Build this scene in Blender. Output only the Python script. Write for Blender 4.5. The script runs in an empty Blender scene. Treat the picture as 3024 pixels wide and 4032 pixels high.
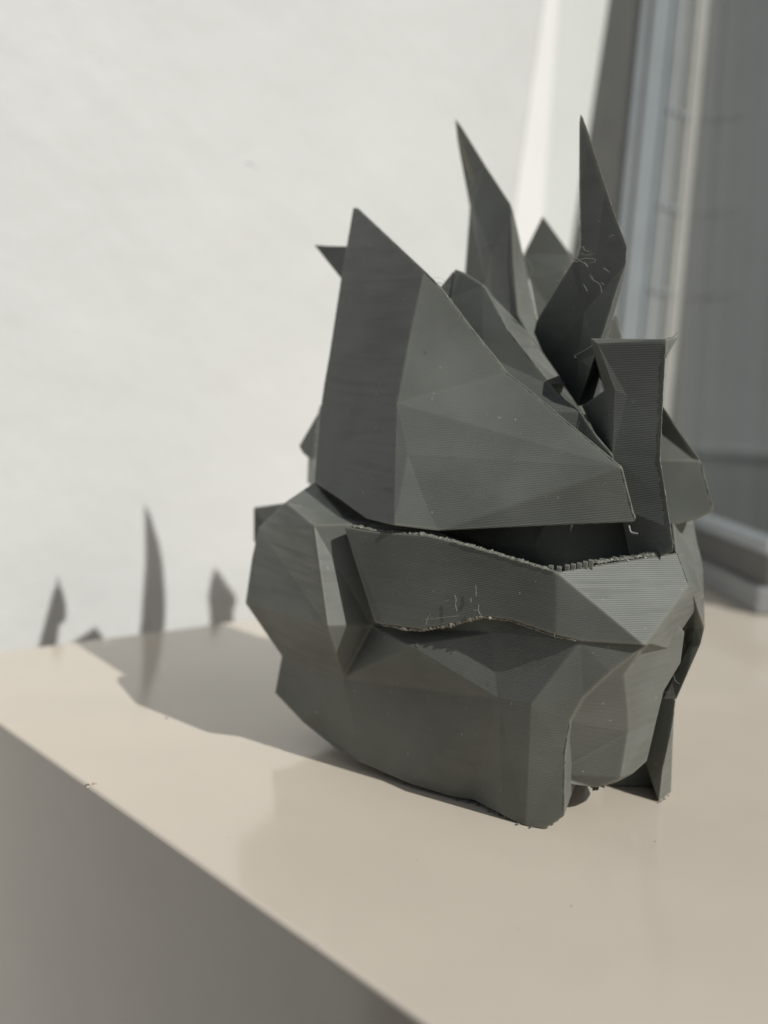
import bpy, bmesh, math, random
from mathutils import Vector, Matrix
random.seed(7)
SC = bpy.context.scene
COL = SC.collection
MM = 0.001                                   # the tables below are in millimetres

# ------------------------------------------------------------------ camera
cam_d = bpy.data.cameras.new('camera')
cam = bpy.data.objects.new('camera', cam_d); COL.objects.link(cam)
cam.matrix_world = Matrix(((0.99863, -0.052336, 0.0, 0.0),
                           (0.006224, 0.118761, -0.992903, 0.0),
                           (0.051965, 0.991543, 0.118924, 0.090),
                           (0, 0, 0, 1)))
cam_d.sensor_fit = 'VERTICAL'; cam_d.sensor_height = 36.0; cam_d.sensor_width = 27.0
cam_d.lens = 4100.0 / 4032.0 * 36.0
cam_d.clip_start = 0.005; cam_d.clip_end = 50.0
cam_d.dof.use_dof = True; cam_d.dof.focus_distance = 0.216; cam_d.dof.aperture_fstop = 9.4
SC.camera = cam

# ------------------------------------------------------------------ daylight
SUN_DIR = Vector((0.565, -0.491, 0.663)).normalized()       # towards the sun
elev = math.asin(SUN_DIR.z); azim = math.atan2(SUN_DIR.x, SUN_DIR.y)
w = bpy.data.worlds.new('World'); SC.world = w; w.use_nodes = True
nt = w.node_tree; nt.nodes.clear()
sky = nt.nodes.new('ShaderNodeTexSky'); sky.sky_type = 'NISHITA'; sky.sun_disc = False
sky.sun_elevation = elev; sky.sun_rotation = azim
sky.air_density = 1.0; sky.dust_density = 2.2; sky.ozone_density = 0.3
bg = nt.nodes.new('ShaderNodeBackground'); bg.inputs['Strength'].default_value = 0.05
wo = nt.nodes.new('ShaderNodeOutputWorld')
nt.links.new(sky.outputs[0], bg.inputs[0]); nt.links.new(bg.outputs[0], wo.inputs[0])
sd = bpy.data.lights.new('sun', 'SUN'); sd.energy = 4.2; sd.angle = math.radians(0.53); sd.color = (1.0, 0.985, 0.94)
so = bpy.data.objects.new('sun', sd); COL.objects.link(so)
so.rotation_euler = (-SUN_DIR).to_track_quat('-Z', 'Y').to_euler()
SC.view_settings.view_transform = 'Standard'; SC.view_settings.look = 'None'
SC.view_settings.exposure = -0.47; SC.view_settings.gamma = 1.0

# ------------------------------------------------------------------ helpers
def tag(o, label=None, cat=None, kind=None, group=None):
    if label: o['label'] = label
    if cat: o['category'] = cat
    if kind: o['kind'] = kind
    if group: o['group'] = group
    return o
def empty(name, loc):
    o = bpy.data.objects.new(name, None); COL.objects.link(o); o.location = loc
    o.empty_display_size = 0.01
    return o
def mesh(name, verts, faces, mat, parent=None, smooth=False, mm=True):
    """verts in world millimetres; the origin is put at the parent's (or the world's) origin"""
    k = MM if mm else 1.0
    off = Vector(parent.matrix_world.translation) if parent else Vector((0, 0, 0))
    if parent:
        p = parent; off = Vector((0, 0, 0))
        while p: off += p.location; p = p.parent
    me = bpy.data.meshes.new(name)
    me.from_pydata([tuple(Vector(v) * k - off) for v in verts], [], faces)
    me.validate(); me.update()
    if smooth:
        for p in me.polygons: p.use_smooth = True
    me.materials.append(mat)
    o = bpy.data.objects.new(name, me); COL.objects.link(o); o.parent = parent
    return o
def bevel(o, width, seg=2, ang=25):
    m = o.modifiers.new('edge', 'BEVEL'); m.width = width * MM; m.segments = seg
    m.limit_method = 'ANGLE'; m.angle_limit = math.radians(ang); m.use_clamp_overlap = True
    return m
def cleanup(o):
    bm = bmesh.new(); bm.from_mesh(o.data)
    bmesh.ops.remove_doubles(bm, verts=bm.verts, dist=1e-6)
    bmesh.ops.triangulate(bm, faces=[f for f in bm.faces if len(f.verts) > 4])
    bmesh.ops.recalc_face_normals(bm, faces=bm.faces)
    bm.to_mesh(o.data); bm.free()
def grown(name, verts, front, rings, mat, parent, taper=0):
    """a faceted solid: its modelled front, then rings that carry its outline back to a closing face"""
    V = [Vector(v) for v in verts]; F = [list(f) for f in front]
    edges = {}
    for f in F:
        for i in range(len(f)): edges[(f[i], f[(i + 1) % len(f)])] = True
    nxt = {a: b for (a, b) in edges if (b, a) not in edges}
    st = next(iter(nxt)); loop = [st]
    while nxt[loop[-1]] != st: loop.append(nxt[loop[-1]])
    P0 = [V[i] for i in loop]; c = sum(P0, Vector()) / len(P0); prev = loop
    for (vec, sc, sz) in rings:
        cur = []
        for p in P0:
            if taper:                                    # thin towards the tip, which is the first vertex
                w_ = min(1.0, (p - V[0]).length / taper) * .96 + .04
                cur.append(len(V)); V.append((c + (p - c) * sc - p) * (w_ * .5) + p + Vector(vec) * w_); continue
            q = c + (p - c) * sc + Vector(vec)
            q.z = (p.z if p.z < 6 else 6 + (c.z + (p.z - c.z) * sc - 6) * sz) + vec[2]
            if p.z < 6: q.z = max(q.z, 0.25)
            cur.append(len(V)); V.append(q)
        n = len(prev)
        for i in range(n): F.append([prev[(i + 1) % n], prev[i], cur[i], cur[(i + 1) % n]])
        prev = cur
    ctr = sum((V[i] for i in prev), Vector()) / len(prev); k = len(V); V.append(ctr)
    n = len(prev)
    for i in range(n): F.append([prev[(i + 1) % n], prev[i], k])
    o = mesh(name, V, F, mat, parent); cleanup(o)
    return o
def tube(name, pts, width, mat, parent):
    P = [Vector(p) for p in pts]
    # smooth the path
    Q = []
    for i in range(len(P) - 1):
        p0 = P[max(i - 1, 0)]; p1 = P[i]; p2 = P[i + 1]; p3 = P[min(i + 2, len(P) - 1)]
        for s in range(4):
            t = s / 4
            Q.append(0.5 * ((2 * p1) + (p2 - p0) * t + (2 * p0 - 5 * p1 + 4 * p2 - p3) * t * t + (3 * p1 - p0 - 3 * p2 + p3) * t ** 3))
    Q.append(P[-1])
    V = []; F = []; S = 5
    for i, q in enumerate(Q):
        d = (Q[min(i + 1, len(Q) - 1)] - Q[max(i - 1, 0)]).normalized()
        a = d.cross(Vector((0.3, 0.9, 0.2))).normalized(); b = d.cross(a)
        r = width * 0.5 * (0.55 if i in (0, len(Q) - 1) else random.uniform(0.8, 1.2))
        for k in range(S):
            th = 2 * math.pi * k / S; V.append(q + (a * math.cos(th) + b * math.sin(th)) * r)
        if i:
            for k in range(S): F.append([(i - 1) * S + k, (i - 1) * S + (k + 1) % S, i * S + (k + 1) % S, i * S + k])
    F.append(list(range(S))[::-1]); F.append([len(V) - S + k for k in range(S)])
    return mesh(name, V, F, mat, parent, smooth=True)
def lump(V, F, c, size, flat=1.0, seed=None):
    """one crumpled flake added to a vertex / face list"""
    rr = random.Random(seed) if seed is not None else random
    base = [(1, 0, 0), (0, 1, 0), (-1, 0, 0), (0, -1, 0), (0, 0, 1), (0, 0, -1)]
    k = len(V); c = Vector(c)
    rot = Matrix.Rotation(rr.uniform(0, 6), 3, 'Z') @ Matrix.Rotation(rr.uniform(-.5, .5), 3, 'X')
    for b in base:
        v = Vector(b) * size * 0.5 * rr.uniform(0.6, 1.3); v.z *= flat
        V.append(c + rot @ v)
    for f in ((0, 1, 4), (1, 2, 4), (2, 3, 4), (3, 0, 4), (1, 0, 5), (2, 1, 5), (3, 2, 5), (0, 3, 5)):
        F.append([k + i for i in f])

# ------------------------------------------------------------------ materials
def newmat(name):
    m = bpy.data.materials.new(name); m.use_nodes = True
    n = m.node_tree; p = n.nodes['Principled BSDF']
    return m, n, p
def node(n, t, **kw):
    x = n.nodes.new(t)
    for k, v in kw.items(): setattr(x, k, v)
    return x
def plastic(name, col, rough=0.4, lines=0.27, sss=0.12, period=0.36):
    m, n, p = newmat(name)
    p.inputs['Roughness'].default_value = rough
    p.inputs['Specular IOR Level'].default_value = 0.28
    p.inputs['Subsurface Weight'].default_value = sss
    p.inputs['Subsurface Radius'].default_value = (1.0, 0.8, 0.5)
    p.inputs['Subsurface Scale'].default_value = 0.0008
    L = n.links.new
    tc = node(n, 'ShaderNodeNewGeometry')
    sep = node(n, 'ShaderNodeSeparateXYZ'); L(tc.outputs['Position'], sep.inputs[0])
    # slight wander of the layers
    ns = node(n, 'ShaderNodeTexNoise'); ns.inputs['Scale'].default_value = 60; ns.inputs['Detail'].default_value = 2
    L(tc.outputs['Position'], ns.inputs['Vector'])
    w1 = node(n, 'ShaderNodeMath', operation='MULTIPLY_ADD'); w1.inputs[1].default_value = 0.00012
    L(ns.outputs[0], w1.inputs[0]); L(sep.outputs['Z'], w1.inputs[2])
    ph = node(n, 'ShaderNodeMath', operation='MULTIPLY'); ph.inputs[1].default_value = 2 * math.pi / (period * MM)
    L(w1.outputs[0], ph.inputs[0])
    sn = node(n, 'ShaderNodeMath', operation='SINE'); L(ph.outputs[0], sn.inputs[0])
    # each layer a little stronger or weaker than the next, in bands and patches
    n2 = node(n, 'ShaderNodeTexNoise'); n2.inputs['Scale'].default_value = 1.0; n2.inputs['Detail'].default_value = 3
    mp = node(n, 'ShaderNodeMapping'); mp.inputs['Scale'].default_value = (60, 60, 900)
    L(tc.outputs['Position'], mp.inputs['Vector']); L(mp.outputs[0], n2.inputs['Vector'])
    am = node(n, 'ShaderNodeMapRange'); am.inputs[1].default_value = 0.3; am.inputs[2].default_value = 0.7
    am.inputs[3].default_value = lines * 0.55; am.inputs[4].default_value = lines * 1.35
    L(n2.outputs[0], am.inputs[0])
    mu = node(n, 'ShaderNodeMath', operation='MULTIPLY'); L(sn.outputs[0], mu.inputs[0]); L(am.outputs[0], mu.inputs[1])
    cb = node(n, 'ShaderNodeCombineXYZ'); L(mu.outputs[0], cb.inputs[2])
    ad = node(n, 'ShaderNodeVectorMath', operation='ADD'); L(tc.outputs['Normal'], ad.inputs[0]); L(cb.outputs[0], ad.inputs[1])
    nz = node(n, 'ShaderNodeVectorMath', operation='NORMALIZE'); L(ad.outputs[0], nz.inputs[0])
    L(nz.outputs[0], p.inputs['Normal'])
    # colour: filament tone drifting a little over the print, dust and paler scuffs
    n3 = node(n, 'ShaderNodeTexNoise'); n3.inputs['Scale'].default_value = 45; n3.inputs['Detail'].default_value = 5
    L(tc.outputs['Position'], n3.inputs['Vector'])
    rp = node(n, 'ShaderNodeValToRGB')
    rp.color_ramp.elements[0].position = 0.32; rp.color_ramp.elements[0].color = (col[0] * .82, col[1] * .82, col[2] * .79, 1)
    rp.color_ramp.elements[1].position = 0.7; rp.color_ramp.elements[1].color = (col[0] * 1.17, col[1] * 1.17, col[2] * 1.16, 1)
    L(n3.outputs[0], rp.inputs[0])
    n4 = node(n, 'ShaderNodeTexNoise'); n4.inputs['Scale'].default_value = 900; n4.inputs['Detail'].default_value = 1
    L(tc.outputs['Position'], n4.inputs['Vector'])
    sp = node(n, 'ShaderNodeMapRange'); sp.inputs[1].default_value = 0.76; sp.inputs[2].default_value = 0.80
    L(n4.outputs[0], sp.inputs[0])
    mx = node(n, 'ShaderNodeMix', data_type='RGBA'); mx.inputs['B'].default_value = (.32, .32, .29, 1)
    L(sp.outputs[0], mx.inputs['Factor']); L(rp.outputs[0], mx.inputs['A'])
    bv = node(n, 'ShaderNodeBevel'); bv.samples = 6; bv.inputs['Radius'].default_value = 0.0011
    sb = node(n, 'ShaderNodeVectorMath', operation='SUBTRACT'); L(bv.outputs[0], sb.inputs[0]); L(tc.outputs['Normal'], sb.inputs[1])
    ln = node(n, 'ShaderNodeVectorMath', operation='LENGTH'); L(sb.outputs[0], ln.inputs[0])
    ef = node(n, 'ShaderNodeMapRange'); ef.inputs[1].default_value = .03; ef.inputs[2].default_value = .45; ef.inputs[4].default_value = .55
    L(ln.outputs['Value'], ef.inputs[0])
    m2 = node(n, 'ShaderNodeMix', data_type='RGBA'); m2.inputs['B'].default_value = (.27, .265, .215, 1)   # thin plastic is paler and browner
    L(ef.outputs[0], m2.inputs['Factor']); L(mx.outputs['Result'], m2.inputs['A'])
    L(m2.outputs['Result'], p.inputs['Base Color'])
    rr = node(n, 'ShaderNodeMapRange'); rr.inputs[1].default_value = .3; rr.inputs[2].default_value = .7; rr.inputs[3].default_value = rough - .1; rr.inputs[4].default_value = rough + .12
    L(n2.outputs[0], rr.inputs[0]); L(rr.outputs[0], p.inputs['Roughness'])
    return m
def simple(name, col, rough=0.5, noise=0.0, scale=40, bump=0.0, bscale=300, bdist=0.0005, metallic=0.0, spec=0.5, detail=4):
    m, n, p = newmat(name); L = n.links.new
    p.inputs['Roughness'].default_value = rough; p.inputs['Metallic'].default_value = metallic
    p.inputs['Specular IOR Level'].default_value = spec
    p.inputs['Base Color'].default_value = (*col, 1)
    g = node(n, 'ShaderNodeNewGeometry')
    if noise:
        t = node(n, 'ShaderNodeTexNoise'); t.inputs['Scale'].default_value = scale; t.inputs['Detail'].default_value = detail
        L(g.outputs['Position'], t.inputs['Vector'])
        rp = node(n, 'ShaderNodeValToRGB')
        rp.color_ramp.elements[0].position = .3; rp.color_ramp.elements[0].color = (*[c * (1 - noise) for c in col], 1)
        rp.color_ramp.elements[1].position = .7; rp.color_ramp.elements[1].color = (*[min(c * (1 + noise), 1) for c in col], 1)
        L(t.outputs[0], rp.inputs[0]); L(rp.outputs[0], p.inputs['Base Color'])
    if bump:
        t2 = node(n, 'ShaderNodeTexNoise'); t2.inputs['Scale'].default_value = bscale; t2.inputs['Detail'].default_value = 3
        L(g.outputs['Position'], t2.inputs['Vector'])
        b = node(n, 'ShaderNodeBump'); b.inputs['Strength'].default_value = bump; b.inputs['Distance'].default_value = bdist
        L(t2.outputs[0], b.inputs['Height']); L(b.outputs[0], p.inputs['Normal'])
    return m

M_PLA = plastic('grey_filament', (0.160, 0.169, 0.156))
M_BEAD = simple('grey_filament_bead', (.24, .25, .225), .22, .2, 900)  # seam beads, toned lighter than the filament to strengthen the edge glints
M_STRAND = simple('pale_filament_strand', (0.34, 0.33, 0.29), 0.4)
M_RESIDUE = simple('torn_support_plastic', (0.21, 0.19, 0.15), 0.35, .35, 900)
M_BRIM = simple('torn_brim', (0.20, 0.20, 0.18), 0.4, .3, 900)
M_TABLE = simple('beige_laminate', (0.665, 0.595, 0.50), 0.11, .03, 30, .05, 500, .0002)
def scuff(m, lo, hi):
    n = m.node_tree; p = n.nodes['Principled BSDF']
    g = node(n, 'ShaderNodeNewGeometry'); mp = node(n, 'ShaderNodeMapping'); mp.inputs['Rotation'].default_value = (0, 0, .84); mp.inputs['Scale'].default_value = (9, 60, 30)
    t = node(n, 'ShaderNodeTexNoise'); t.inputs['Scale'].default_value = 1.0; t.inputs['Detail'].default_value = 7; t.inputs['Roughness'].default_value = .65
    r = node(n, 'ShaderNodeMapRange'); r.inputs[1].default_value = .35; r.inputs[2].default_value = .7; r.inputs[3].default_value = lo; r.inputs[4].default_value = hi
    n.links.new(g.outputs['Position'], mp.inputs['Vector']); n.links.new(mp.outputs[0], t.inputs['Vector'])
    n.links.new(t.outputs[0], r.inputs[0]); n.links.new(r.outputs[0], p.inputs['Roughness'])
scuff(M_TABLE, .08, .19)
M_CHIP = simple('bare_chipboard', (0.62, 0.50, 0.42), 0.8, .3, 600)
M_DUST = simple('dark_dust', (0.10, 0.08, 0.06), 0.8)
M_DUSTL = simple('pale_dust', (0.8, 0.76, 0.68), 0.8)
M_FRAME = simple('window_frame_grey', (0.36, 0.385, 0.41), 0.35, .05, 60)
M_RIB = simple('window_rib_pale', (0.52, 0.505, 0.48), 0.3, .05, 60)
M_SEAL = simple('window_seal_dark', (0.125, 0.122, 0.116), 0.55, .08, 50)
def glassmat():
    m = bpy.data.materials.new('window_glass'); m.use_nodes = True; n = m.node_tree; n.nodes.clear(); L = n.links.new
    o = node(n, 'ShaderNodeOutputMaterial'); mx = node(n, 'ShaderNodeMixShader'); lw = node(n, 'ShaderNodeLayerWeight'); lw.inputs['Blend'].default_value = .5
    pw = node(n, 'ShaderNodeMath', operation='POWER'); pw.inputs[1].default_value = 4.0; L(lw.outputs['Facing'], pw.inputs[0])
    f = node(n, 'ShaderNodeMath', operation='MULTIPLY_ADD'); f.inputs[1].default_value = .6; f.inputs[2].default_value = .04; L(pw.outputs[0], f.inputs[0])
    a = node(n, 'ShaderNodeBsdfTransparent'); a.inputs[0].default_value = (.93, .95, .94, 1)
    b = node(n, 'ShaderNodeBsdfGlossy'); b.inputs['Roughness'].default_value = .08
    L(f.outputs[0], mx.inputs[0]); L(a.outputs[0], mx.inputs[1]); L(b.outputs[0], mx.inputs[2]); L(mx.outputs[0], o.inputs[0])
    return m
M_GLASS = glassmat()
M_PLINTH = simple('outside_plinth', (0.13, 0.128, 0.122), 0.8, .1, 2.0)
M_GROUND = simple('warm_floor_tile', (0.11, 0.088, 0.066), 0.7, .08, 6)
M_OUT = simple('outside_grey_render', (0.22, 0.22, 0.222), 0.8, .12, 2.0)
M_RAIL = simple('window_rail', (0.27, 0.28, 0.285), 0.35, .06, 40)

def wallmat():
    m, n, p = newmat('white_wall_paint'); L = n.links.new
    p.inputs['Roughness'].default_value = 0.65
    g = node(n, 'ShaderNodeNewGeometry')
    t = node(n, 'ShaderNodeTexNoise'); t.inputs['Scale'].default_value = 14; t.inputs['Detail'].default_value = 6
    L(g.outputs['Position'], t.inputs['Vector'])
    rp = node(n, 'ShaderNodeValToRGB')
    rp.color_ramp.elements[0].position = .3; rp.color_ramp.elements[0].color = (.68, .695, .685, 1)
    rp.color_ramp.elements[1].position = .7; rp.color_ramp.elements[1].color = (.72, .73, .72, 1)
    L(t.outputs[0], rp.inputs[0]); L(rp.outputs[0], p.inputs['Base Color'])
    a = node(n, 'ShaderNodeTexNoise'); a.inputs['Scale'].default_value = 40; a.inputs['Detail'].default_value = 5
    L(g.outputs['Position'], a.inputs['Vector'])
    b = node(n, 'ShaderNodeBump'); b.inputs['Strength'].default_value = .4; b.inputs['Distance'].default_value = .003
    L(a.outputs[0], b.inputs['Height']); L(b.outputs[0], p.inputs['Normal'])
    return m
M_WALL = wallmat()
M_WHITE = simple('sun_streak_white', (0.9, 0.905, 0.885), 0.5, .02, 30)  # whiter than the wall: reflected sunlight put into the colour

# ------------------------------------------------------------------ data measured for the print
LINES = {'streak': (241.67, 287.38), 'dark': (286.67, 336.62), 'fr0': (333.74, 350.34), 'fr1': (357.43, 368.09), 'fr2': (363.7, 376.6), 'fr3': (381.95, 390.92), 'fr4': (388.29, 396.83), 'fr5': (398.88, 406.69)}
PARTS = [
 ('body', [(-17.85, 258.59, 65.62), (-24.37, 253.52, 60.86), (-31.99, 264.46, 52.63), (-33.6, 265.71, 44.21), (-34.77, 265.35, 32.51), (-24.14, 258.4, 20.85), (-25.75, 260.9, 10.36), (-17.35, 250.38, 6.31), (-8.38, 240.67, 3.4), (-2.28, 235.96, 2.2), (8.8, 227.15, 1.17), (17.94, 222.11, 0.66), (23.09, 220.16, 0.8), (28.46, 213.24, 0.77), (30.32, 212.55, 0.09), (33.25, 209.66, 0.1), (36.67, 208.57, 0.1), (38.45, 207.67, 1.59), (40.51, 206.46, 4.04), (-16.09, 235.12, 58.07), (-11.51, 230.96, 35.69), (-7.43, 238.42, 21.48), (-1.44, 235.19, 35.42), (-3.47, 236.75, 58.76), (-9.14, 240.5, 59.28), (11.43, 225.88, 59.4), (7.23, 222.05, 34.23), (25.92, 210.9, 26.84), (23.88, 214.5, 40.04), (31.73, 204.9, 27.77), (40.16, 202.18, 42.11), (52.44, 198.63, 42.78), (46.2, 200.3, 36.49), (41.81, 202.17, 30.73), (39.72, 203.28, 25.28), (36.1, 209.36, 51.99), (64.29, 216, 50.6), (39.37, 204.31, 19.06), (34.13, 209.39, 0.1), (33.06, 224.34, 54.32), (62.58, 224, 58.18)], [[0, 1, 19, 23, 24], [1, 2, 19], [2, 3, 20, 19], [3, 4, 20], [4, 5, 20], [5, 21, 20], [19, 20, 22, 23], [20, 21, 22], [5, 6, 21], [6, 7, 21], [7, 8, 9, 21], [9, 10, 11, 12, 27, 21], [21, 26, 22], [21, 27, 26], [22, 26, 28], [26, 27, 28], [22, 28, 25, 23], [28, 35, 25], [28, 30, 35], [30, 31, 36, 35], [27, 12, 13], [27, 13, 14, 15, 38, 29], [29, 38, 16, 17, 18, 37, 34], [27, 29, 30, 28], [29, 34, 33, 32, 30], [32, 31, 30]], [((2.2, 4, 0), 0.97, 1), ((17.64, 42, 0), 0.86, 0.97), ((27.72, 66, 0), 0.5, 0.9)]),
 ('belly', [(52.4, 199.68, 42.82), (46.34, 201.65, 36.33), (41.96, 203.89, 30.22), (40.16, 206.86, 24.12), (53.98, 213, 20.42), (49.58, 203.01, 35.6), (52.31, 208.82, 26.84), (39.32, 216.78, 9.04), (53.23, 213.3, 10.44), (39.53, 216, 7.63), (48.47, 216, 6.69), (53.01, 216, 8.19), (57.11, 218.5, 9.39), (60.54, 221, 11.46), (65.25, 217.46, 41.72), (66.04, 221, 33.98), (62.45, 219.31, 27.99), (61.99, 221.5, 20.38), (56.56, 208.08, 42.22), (60.81, 213.46, 45.74)], [[0, 1, 5], [0, 5, 18], [1, 2, 6, 5], [2, 3, 4, 6], [3, 7, 4], [7, 8, 4], [7, 9, 10, 11, 8], [8, 11, 12, 13, 17], [4, 8, 17], [6, 4, 17, 16], [5, 6, 16], [18, 5, 16, 15], [18, 15, 14], [18, 14, 19], [0, 18, 19]], [((1.2000000000000002, 6, 0), 0.95, 1), ((8, 40, 0), 0.7, 1)]),
 ('band', [(-8.92, 232.75, 58.36), (-0.86, 227.53, 37.81), (-2.07, 228.22, 58.19), (9.48, 220.56, 59.04), (14.23, 217.4, 58.55), (24.75, 210.54, 56.97), (34.77, 204.07, 55.34), (52.02, 197.57, 42.93), (40.08, 201.74, 42.11), (35.49, 203.51, 42.67), (27.13, 208.83, 44.12), (21.19, 212.66, 43.69), (16.76, 215.57, 41.33), (8.96, 220.72, 38.43), (1.36, 225.82, 37.86), (63.52, 211.5, 52.72), (40.3, 206.72, 56.04), (54.04, 213.18, 57.67), (62.09, 216.91, 58.57)], [[0, 1, 14, 2], [2, 14, 13, 3], [3, 13, 12, 11, 4], [4, 11, 10, 5], [5, 10, 9, 6], [6, 9, 8, 7], [6, 7, 15, 18, 17, 16]], [((2.25, 3, -0.4), 0.99, 1), ((11.2, 16, -5), 0.93, 1)]),
 ('side_panel', [(61.83, 216.5, 58.51), (64.09, 213, 52.31), (74.81, 250, 61.78), (76.41, 251, 56.68), (77.96, 252, 53.03), (78.79, 252, 49.93), (78.5, 248, 41.88), (76.71, 240, 37.7), (67.4, 241, 61.89), (69.51, 224, 45.9)], [[8, 0, 4, 3, 2], [0, 1, 5, 4], [1, 9, 6, 5], [9, 7, 6]], [((1.1, 22, 0), 0.96, 1)]),
 ('strap', [(64.24, 213, 52.37), (68.89, 222, 46.29), (72.18, 226, 40.74), (71.93, 227, 36.74), (69.5, 226, 30.79), (67.4, 226, 24.28), (66.57, 221, 49.45), (70.4, 227, 40.7), (67.69, 234, 43.07), (69.26, 238, 37.46), (69.27, 240, 29.65), (66.5, 240, 23.34), (65.51, 240, 17.08), (70.7, 229, 37.34), (67.49, 229, 29.49), (64.87, 228, 23.53)], [[0, 6, 7, 2, 1], [7, 13, 3, 2], [13, 14, 4, 3], [14, 15, 5, 4], [6, 8, 9, 7], [7, 9, 10, 13], [13, 10, 11, 14], [14, 11, 12, 15]], [((0, 5, 0), 0.97, 1)]),
 ('leg', [(67.22, 226, 24.44), (64.73, 229, 24.1), (63.47, 231, 11.91), (63.2, 232, 7.54), (64.22, 229, 3.95), (65.52, 226.51, 0.15), (66.97, 225.5, 21.78), (66.46, 225.5, 15.78), (65.56, 226, 7.69), (68.05, 229, 18.23), (69.21, 231.5, 8.41), (70.02, 232.77, 0.15)], [[1, 2, 7, 6, 0], [2, 3, 4, 8, 7], [4, 5, 8], [6, 7, 9], [7, 8, 10, 9], [8, 5, 11, 10]], [((0.9, 9, 0), 0.85, 1)]),
 ('gap_shade_panel', [(54.97, 237, 5.11), (67.57, 237, 15.69), (68.55, 235.6, 0.3), (54.86, 234.65, 0.3)], [[3, 2, 1, 0]], [((0.4, 4, 0), 0.95, 1)]),  # panel added behind the leg gap, standing in for the shadow there
 ('fin', [(-12.14, 277, 135.76), (-11.01, 275.24, 135.39), (6.15, 242.89, 116.9), (3.84, 240.34, 103.17), (1.58, 236.5, 86.58), (-17.48, 261.47, 81.42), (-16.83, 264.2, 89.99), (-15.99, 266.06, 97.19), (-14.15, 272.16, 117.66), (2.3, 224.25, 60.26), (-3.92, 233.13, 60.25), (-11.55, 245.42, 63.58), (-17.59, 255, 65.84), (9.84, 241.68, 113.5), (17.84, 238.54, 103.8), (23.15, 236.56, 97.82), (25.87, 235.5, 94.55), (28.94, 232.85, 92.32), (33.74, 228.29, 88.32), (38.42, 223.79, 84.36), (42.9, 219.62, 80.73), (47.45, 215.26, 76.89), (48.34, 214.5, 76.26), (4.6, 230, 75.6), (11.78, 222, 59.9), (8.16, 225.8, 67.01), (51.62, 215.01, 66.81), (52.26, 215.04, 65.62), (51.83, 215.2, 64.78), (36.91, 217.73, 63.01), (23.84, 219.95, 61.42)], [[0, 8, 7, 6, 5, 12, 4, 3, 2, 1], [4, 12, 11], [4, 11, 10], [4, 10, 9], [4, 9, 23], [23, 9, 25], [25, 9, 24], [2, 3, 4, 16, 15, 14, 13], [4, 22, 21, 20, 19, 18, 17, 16], [4, 23, 22], [23, 25, 22], [25, 24, 22], [24, 30, 29, 28, 27, 26, 22]], [((0.5850000000000001, 0.9, 0), 0.997, 1), ((1.2, 4, 0), 0.965, 0.99)]),
 ('plate', [(14.07, 259, 119.5), (15.78, 258, 118.87), (20.8, 253, 115.49), (23.57, 257, 113.3), (31.76, 244, 103.36), (39.23, 238, 92.82), (26.38, 244, 104.65), (30.65, 240, 99.11), (35.75, 235.5, 92.63), (38.28, 232.5, 89.56), (41.61, 228, 86.81), (44.22, 222.5, 82.11), (47.29, 219, 78.38), (13.26, 258, 112.43), (20.99, 245, 98.47), (32.09, 233.5, 86.35), (42.47, 225, 78.34), (11.47, 241.01, 55.51), (33.95, 229.97, 56.59), (37.6, 230.94, 51.15), (53.92, 225.92, 61.36), (55.91, 226.91, 53.4), (7.61, 236, 68.89)], [[0, 13, 14, 6, 2, 1], [14, 7, 6], [14, 15, 8, 7], [15, 9, 8], [15, 16, 11, 10, 9], [16, 12, 11], [14, 22, 17, 15], [15, 17, 18], [15, 18, 16], [16, 18, 20], [16, 20, 12], [18, 17, 19], [18, 19, 21, 20], [2, 6, 3], [6, 7, 4, 3], [7, 8, 5, 4]], [((0.8999999999999999, 3, 0), 0.99, 1), ((2.8000000000000003, 14, 0), 0.9, 0.98)]),
 ('plate_tip', [(11.22, 266, 115.69), (14.05, 260.5, 119.42), (13.35, 259.5, 112.31), (11.54, 260, 110.79)], [[0, 3, 2, 1]], [((0.8, 4, 0), 0.8, 1)]),
 ('horn', [(13.98, 299.72, 164.84), (15.04, 301.47, 159.57), (17.92, 302.59, 148.76), (19.61, 302.3, 141.9), (19.69, 302.27, 139.52), (19.51, 303.42, 123.71), (19.89, 303.15, 116), (15.97, 298.66, 162.31), (22.76, 293.74, 151.36), (29.41, 286.68, 140.49), (30.31, 286.22, 138.48), (34.08, 289.25, 127.6), (38.41, 288.43, 111.38), (39.4, 287.67, 107.56), (20.42, 299.47, 141.46), (24.84, 294.93, 120.37), (29.89, 285.94, 137.15), (29.65, 284.8, 124.36), (31.06, 282.17, 110.98), (30.91, 282.6, 124.17), (32.73, 280.19, 110.8), (26.57, 291.3, 107.79), (25.7, 291.98, 127.72), (35.9, 281.53, 106.38), (25.83, 293.18, 88.91), (46.69, 276.99, 87.46)], [[0, 1, 2, 3, 14, 9, 8, 7], [3, 4, 14], [4, 5, 6, 15, 14], [14, 22, 16, 10, 9], [14, 15, 22], [15, 6, 21], [15, 21, 22], [22, 21, 18, 17], [22, 17, 16], [16, 17, 19], [17, 18, 20, 19], [16, 19, 11, 10], [19, 20, 23, 12, 11], [23, 13, 12], [6, 24, 21], [21, 24, 25, 18], [18, 25, 20], [20, 25, 23], [23, 25, 13]], [((0.6, 5, 0), 0.85, 1)]),
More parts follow.
